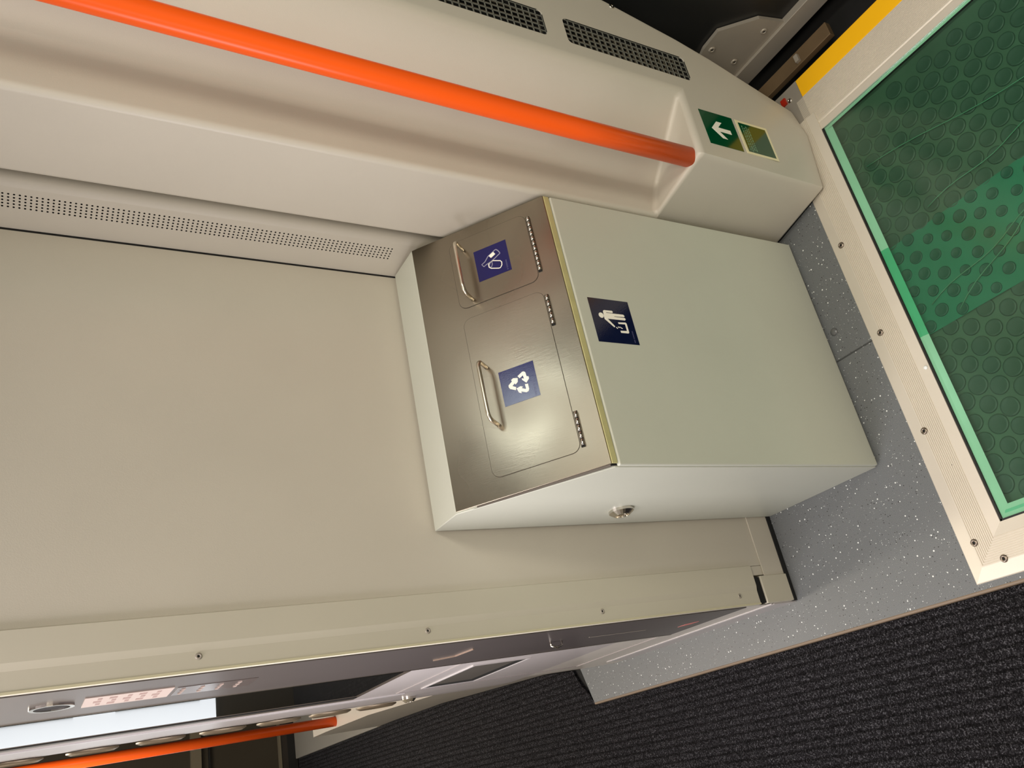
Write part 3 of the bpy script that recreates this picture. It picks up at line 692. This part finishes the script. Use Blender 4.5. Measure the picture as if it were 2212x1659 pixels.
for A in (A1, A2, A3): slab(PLid, loc(c2, A), .0010, .0012).build('recycling_arrow', WHITEP, t2)
def faint_line(P0, c, x0, x1, y, h, parent, hh=.0010):
    mb = MB(); x = x0
    while x < x1:
        w = random.uniform(.0006, .0014); slab(P0, [(c[0] + x, c[1] + y), (c[0] + x + w, c[1] + y), (c[0] + x + w, c[1] + y + h), (c[0] + x, c[1] + y + h)], hh, hh + .0001, mb); x += w + random.choice((.0005, .0005, .0014))
    mb.build('faint_print', FAINT, parent)
faint_line(PLid, c1, -.0205, -.006, -.0185, .0018, t1); faint_line(PLid, c2, -.0205, -.003, -.0185, .0018, t2)
PB = frame_of((0, .6545, 0), (1, 0, 0), (0, 0, 1))
c3 = (.4524, .3982); t3 = tile(PB, c3, .0306, NAVY, LB, 'navy sticker with white figure dropping litter', h0=.0)
head = [(8.7, 19.9), (10.3, 17.3), (9.4, 14.2), (6.4, 12.6), (3.4, 14.4), (3.3, 17.6), (5.6, 20.0)]
cx_, cy_ = 6.6, 16.6
headc = [(cx_ + 3.7 * math.cos(t), cy_ + 3.7 * math.sin(t)) for t in [2 * PI * k / 20 for k in range(20)]]
body = [(12.9, 12.3), (14.4, 10.6), (14.6, -1.6), (13.0, -2.8), (11.5, -1.4), (11.6, 7.9), (10.7, 7.9), (10.9, -17.7), (9.2, -19.4), (7.3, -18.4), (7.1, -3.1), (6.4, -3.1), (6.2, -18.9), (4.4, -19.8), (2.7, -18.2), (2.5, 8.2), (-7.3, -.1), (-8.9, 1.4), (1.8, 12.9)]
binn = [(-1.1, -6.3), (-.3, -18.0), (-1.8, -19.3), (-14.4, -19.3), (-15.6, -18.0), (-15.7, -6.7), (-12.8, -6.5), (-12.3, -16.6), (-3.0, -16.6), (-3.3, -6.7)]
slab(PB, loc(c3, headc), .0003, .0005).build('figure_head', WHITEP, t3)
slab(PB, loc(c3, body), .0003, .0005).build('figure_body', WHITEP, t3)
slab(PB, loc(c3, binn), .0003, .0005).build('bin_outline', WHITEP, t3)
for d in ([(-8.0, -1.2), (-9.5, -3.9), (-10.5, -2.9), (-9.0, -1.1)], [(-7.1, -4.3), (-7.8, -7.2), (-9.0, -6.1), (-8.1, -4.4)], [(-7.1, -7.4), (-9.3, -11.2), (-9.9, -10.1), (-8.3, -7.5)]):
    slab(PB, loc(c3, d), .0003, .0005).build('litter_bit', WHITEP, t3)
faint_line(PB, c3, -.028, -.012, -.0255, .0018, t3, hh=.0003)
lockbody(frame_of((bx0, .8075, .334), (0, -1, 0), (0, 0, 1)), .0165, LB)

# ================================================================== REST OF THE SHELL (out of frame)
struct(MB().box(-1.0, 1.04, -1.24, 3.66, ZC, ZC + .03).build('ceiling', CEIL))
struct(MB().box(-1.0, 1.04, -1.24, -1.2, 0, ZC).build('wall_front', PANEL))
wf = MB(); wf.box(-1.0, -.97, -1.24, -.32, CZ, ZC); wf.box(-1.0, -.97, .32, 3.66, CZ, ZC); wf.box(-1.0, -.97, -.32, .32, 1.25, ZC)
struct(wf.build('wall_far_left', PANEL))
struct(MB().box(-.36, -.33, .95, 3.62, CZ, ZC).build('wall_aisle', PANEL))
struct(MB().box(-1.0, -.33, .93, .96, CZ, ZC).build('wall_rear_left', PANEL))
for (x, y, w, d, lb) in ((.72, .36, .21, .27, 'white frame of the ceiling light over the right door'), (.05, -.15, .36, .52, 'white frame of the large ceiling light over the camera'),
                     (.62, -.30, .22, .52, 'white frame of the ceiling light over the right doorway middle'), (-.14, .76, .14, .36, 'white frame of the narrow ceiling light by the aisle corner'), (-.03, 2.3, .22, .92, 'white frame of the long ceiling light down the aisle')):
    f = outline(frame_of((x, y, 1.338), (1, 0, 0), (0, -1, 0)), [(-w / 2, -d / 2), (w / 2, -d / 2), (w / 2, d / 2), (-w / 2, d / 2)], .012, -.022, .003).build('light_frame', PANEL)
    tag(f, lb, 'light')
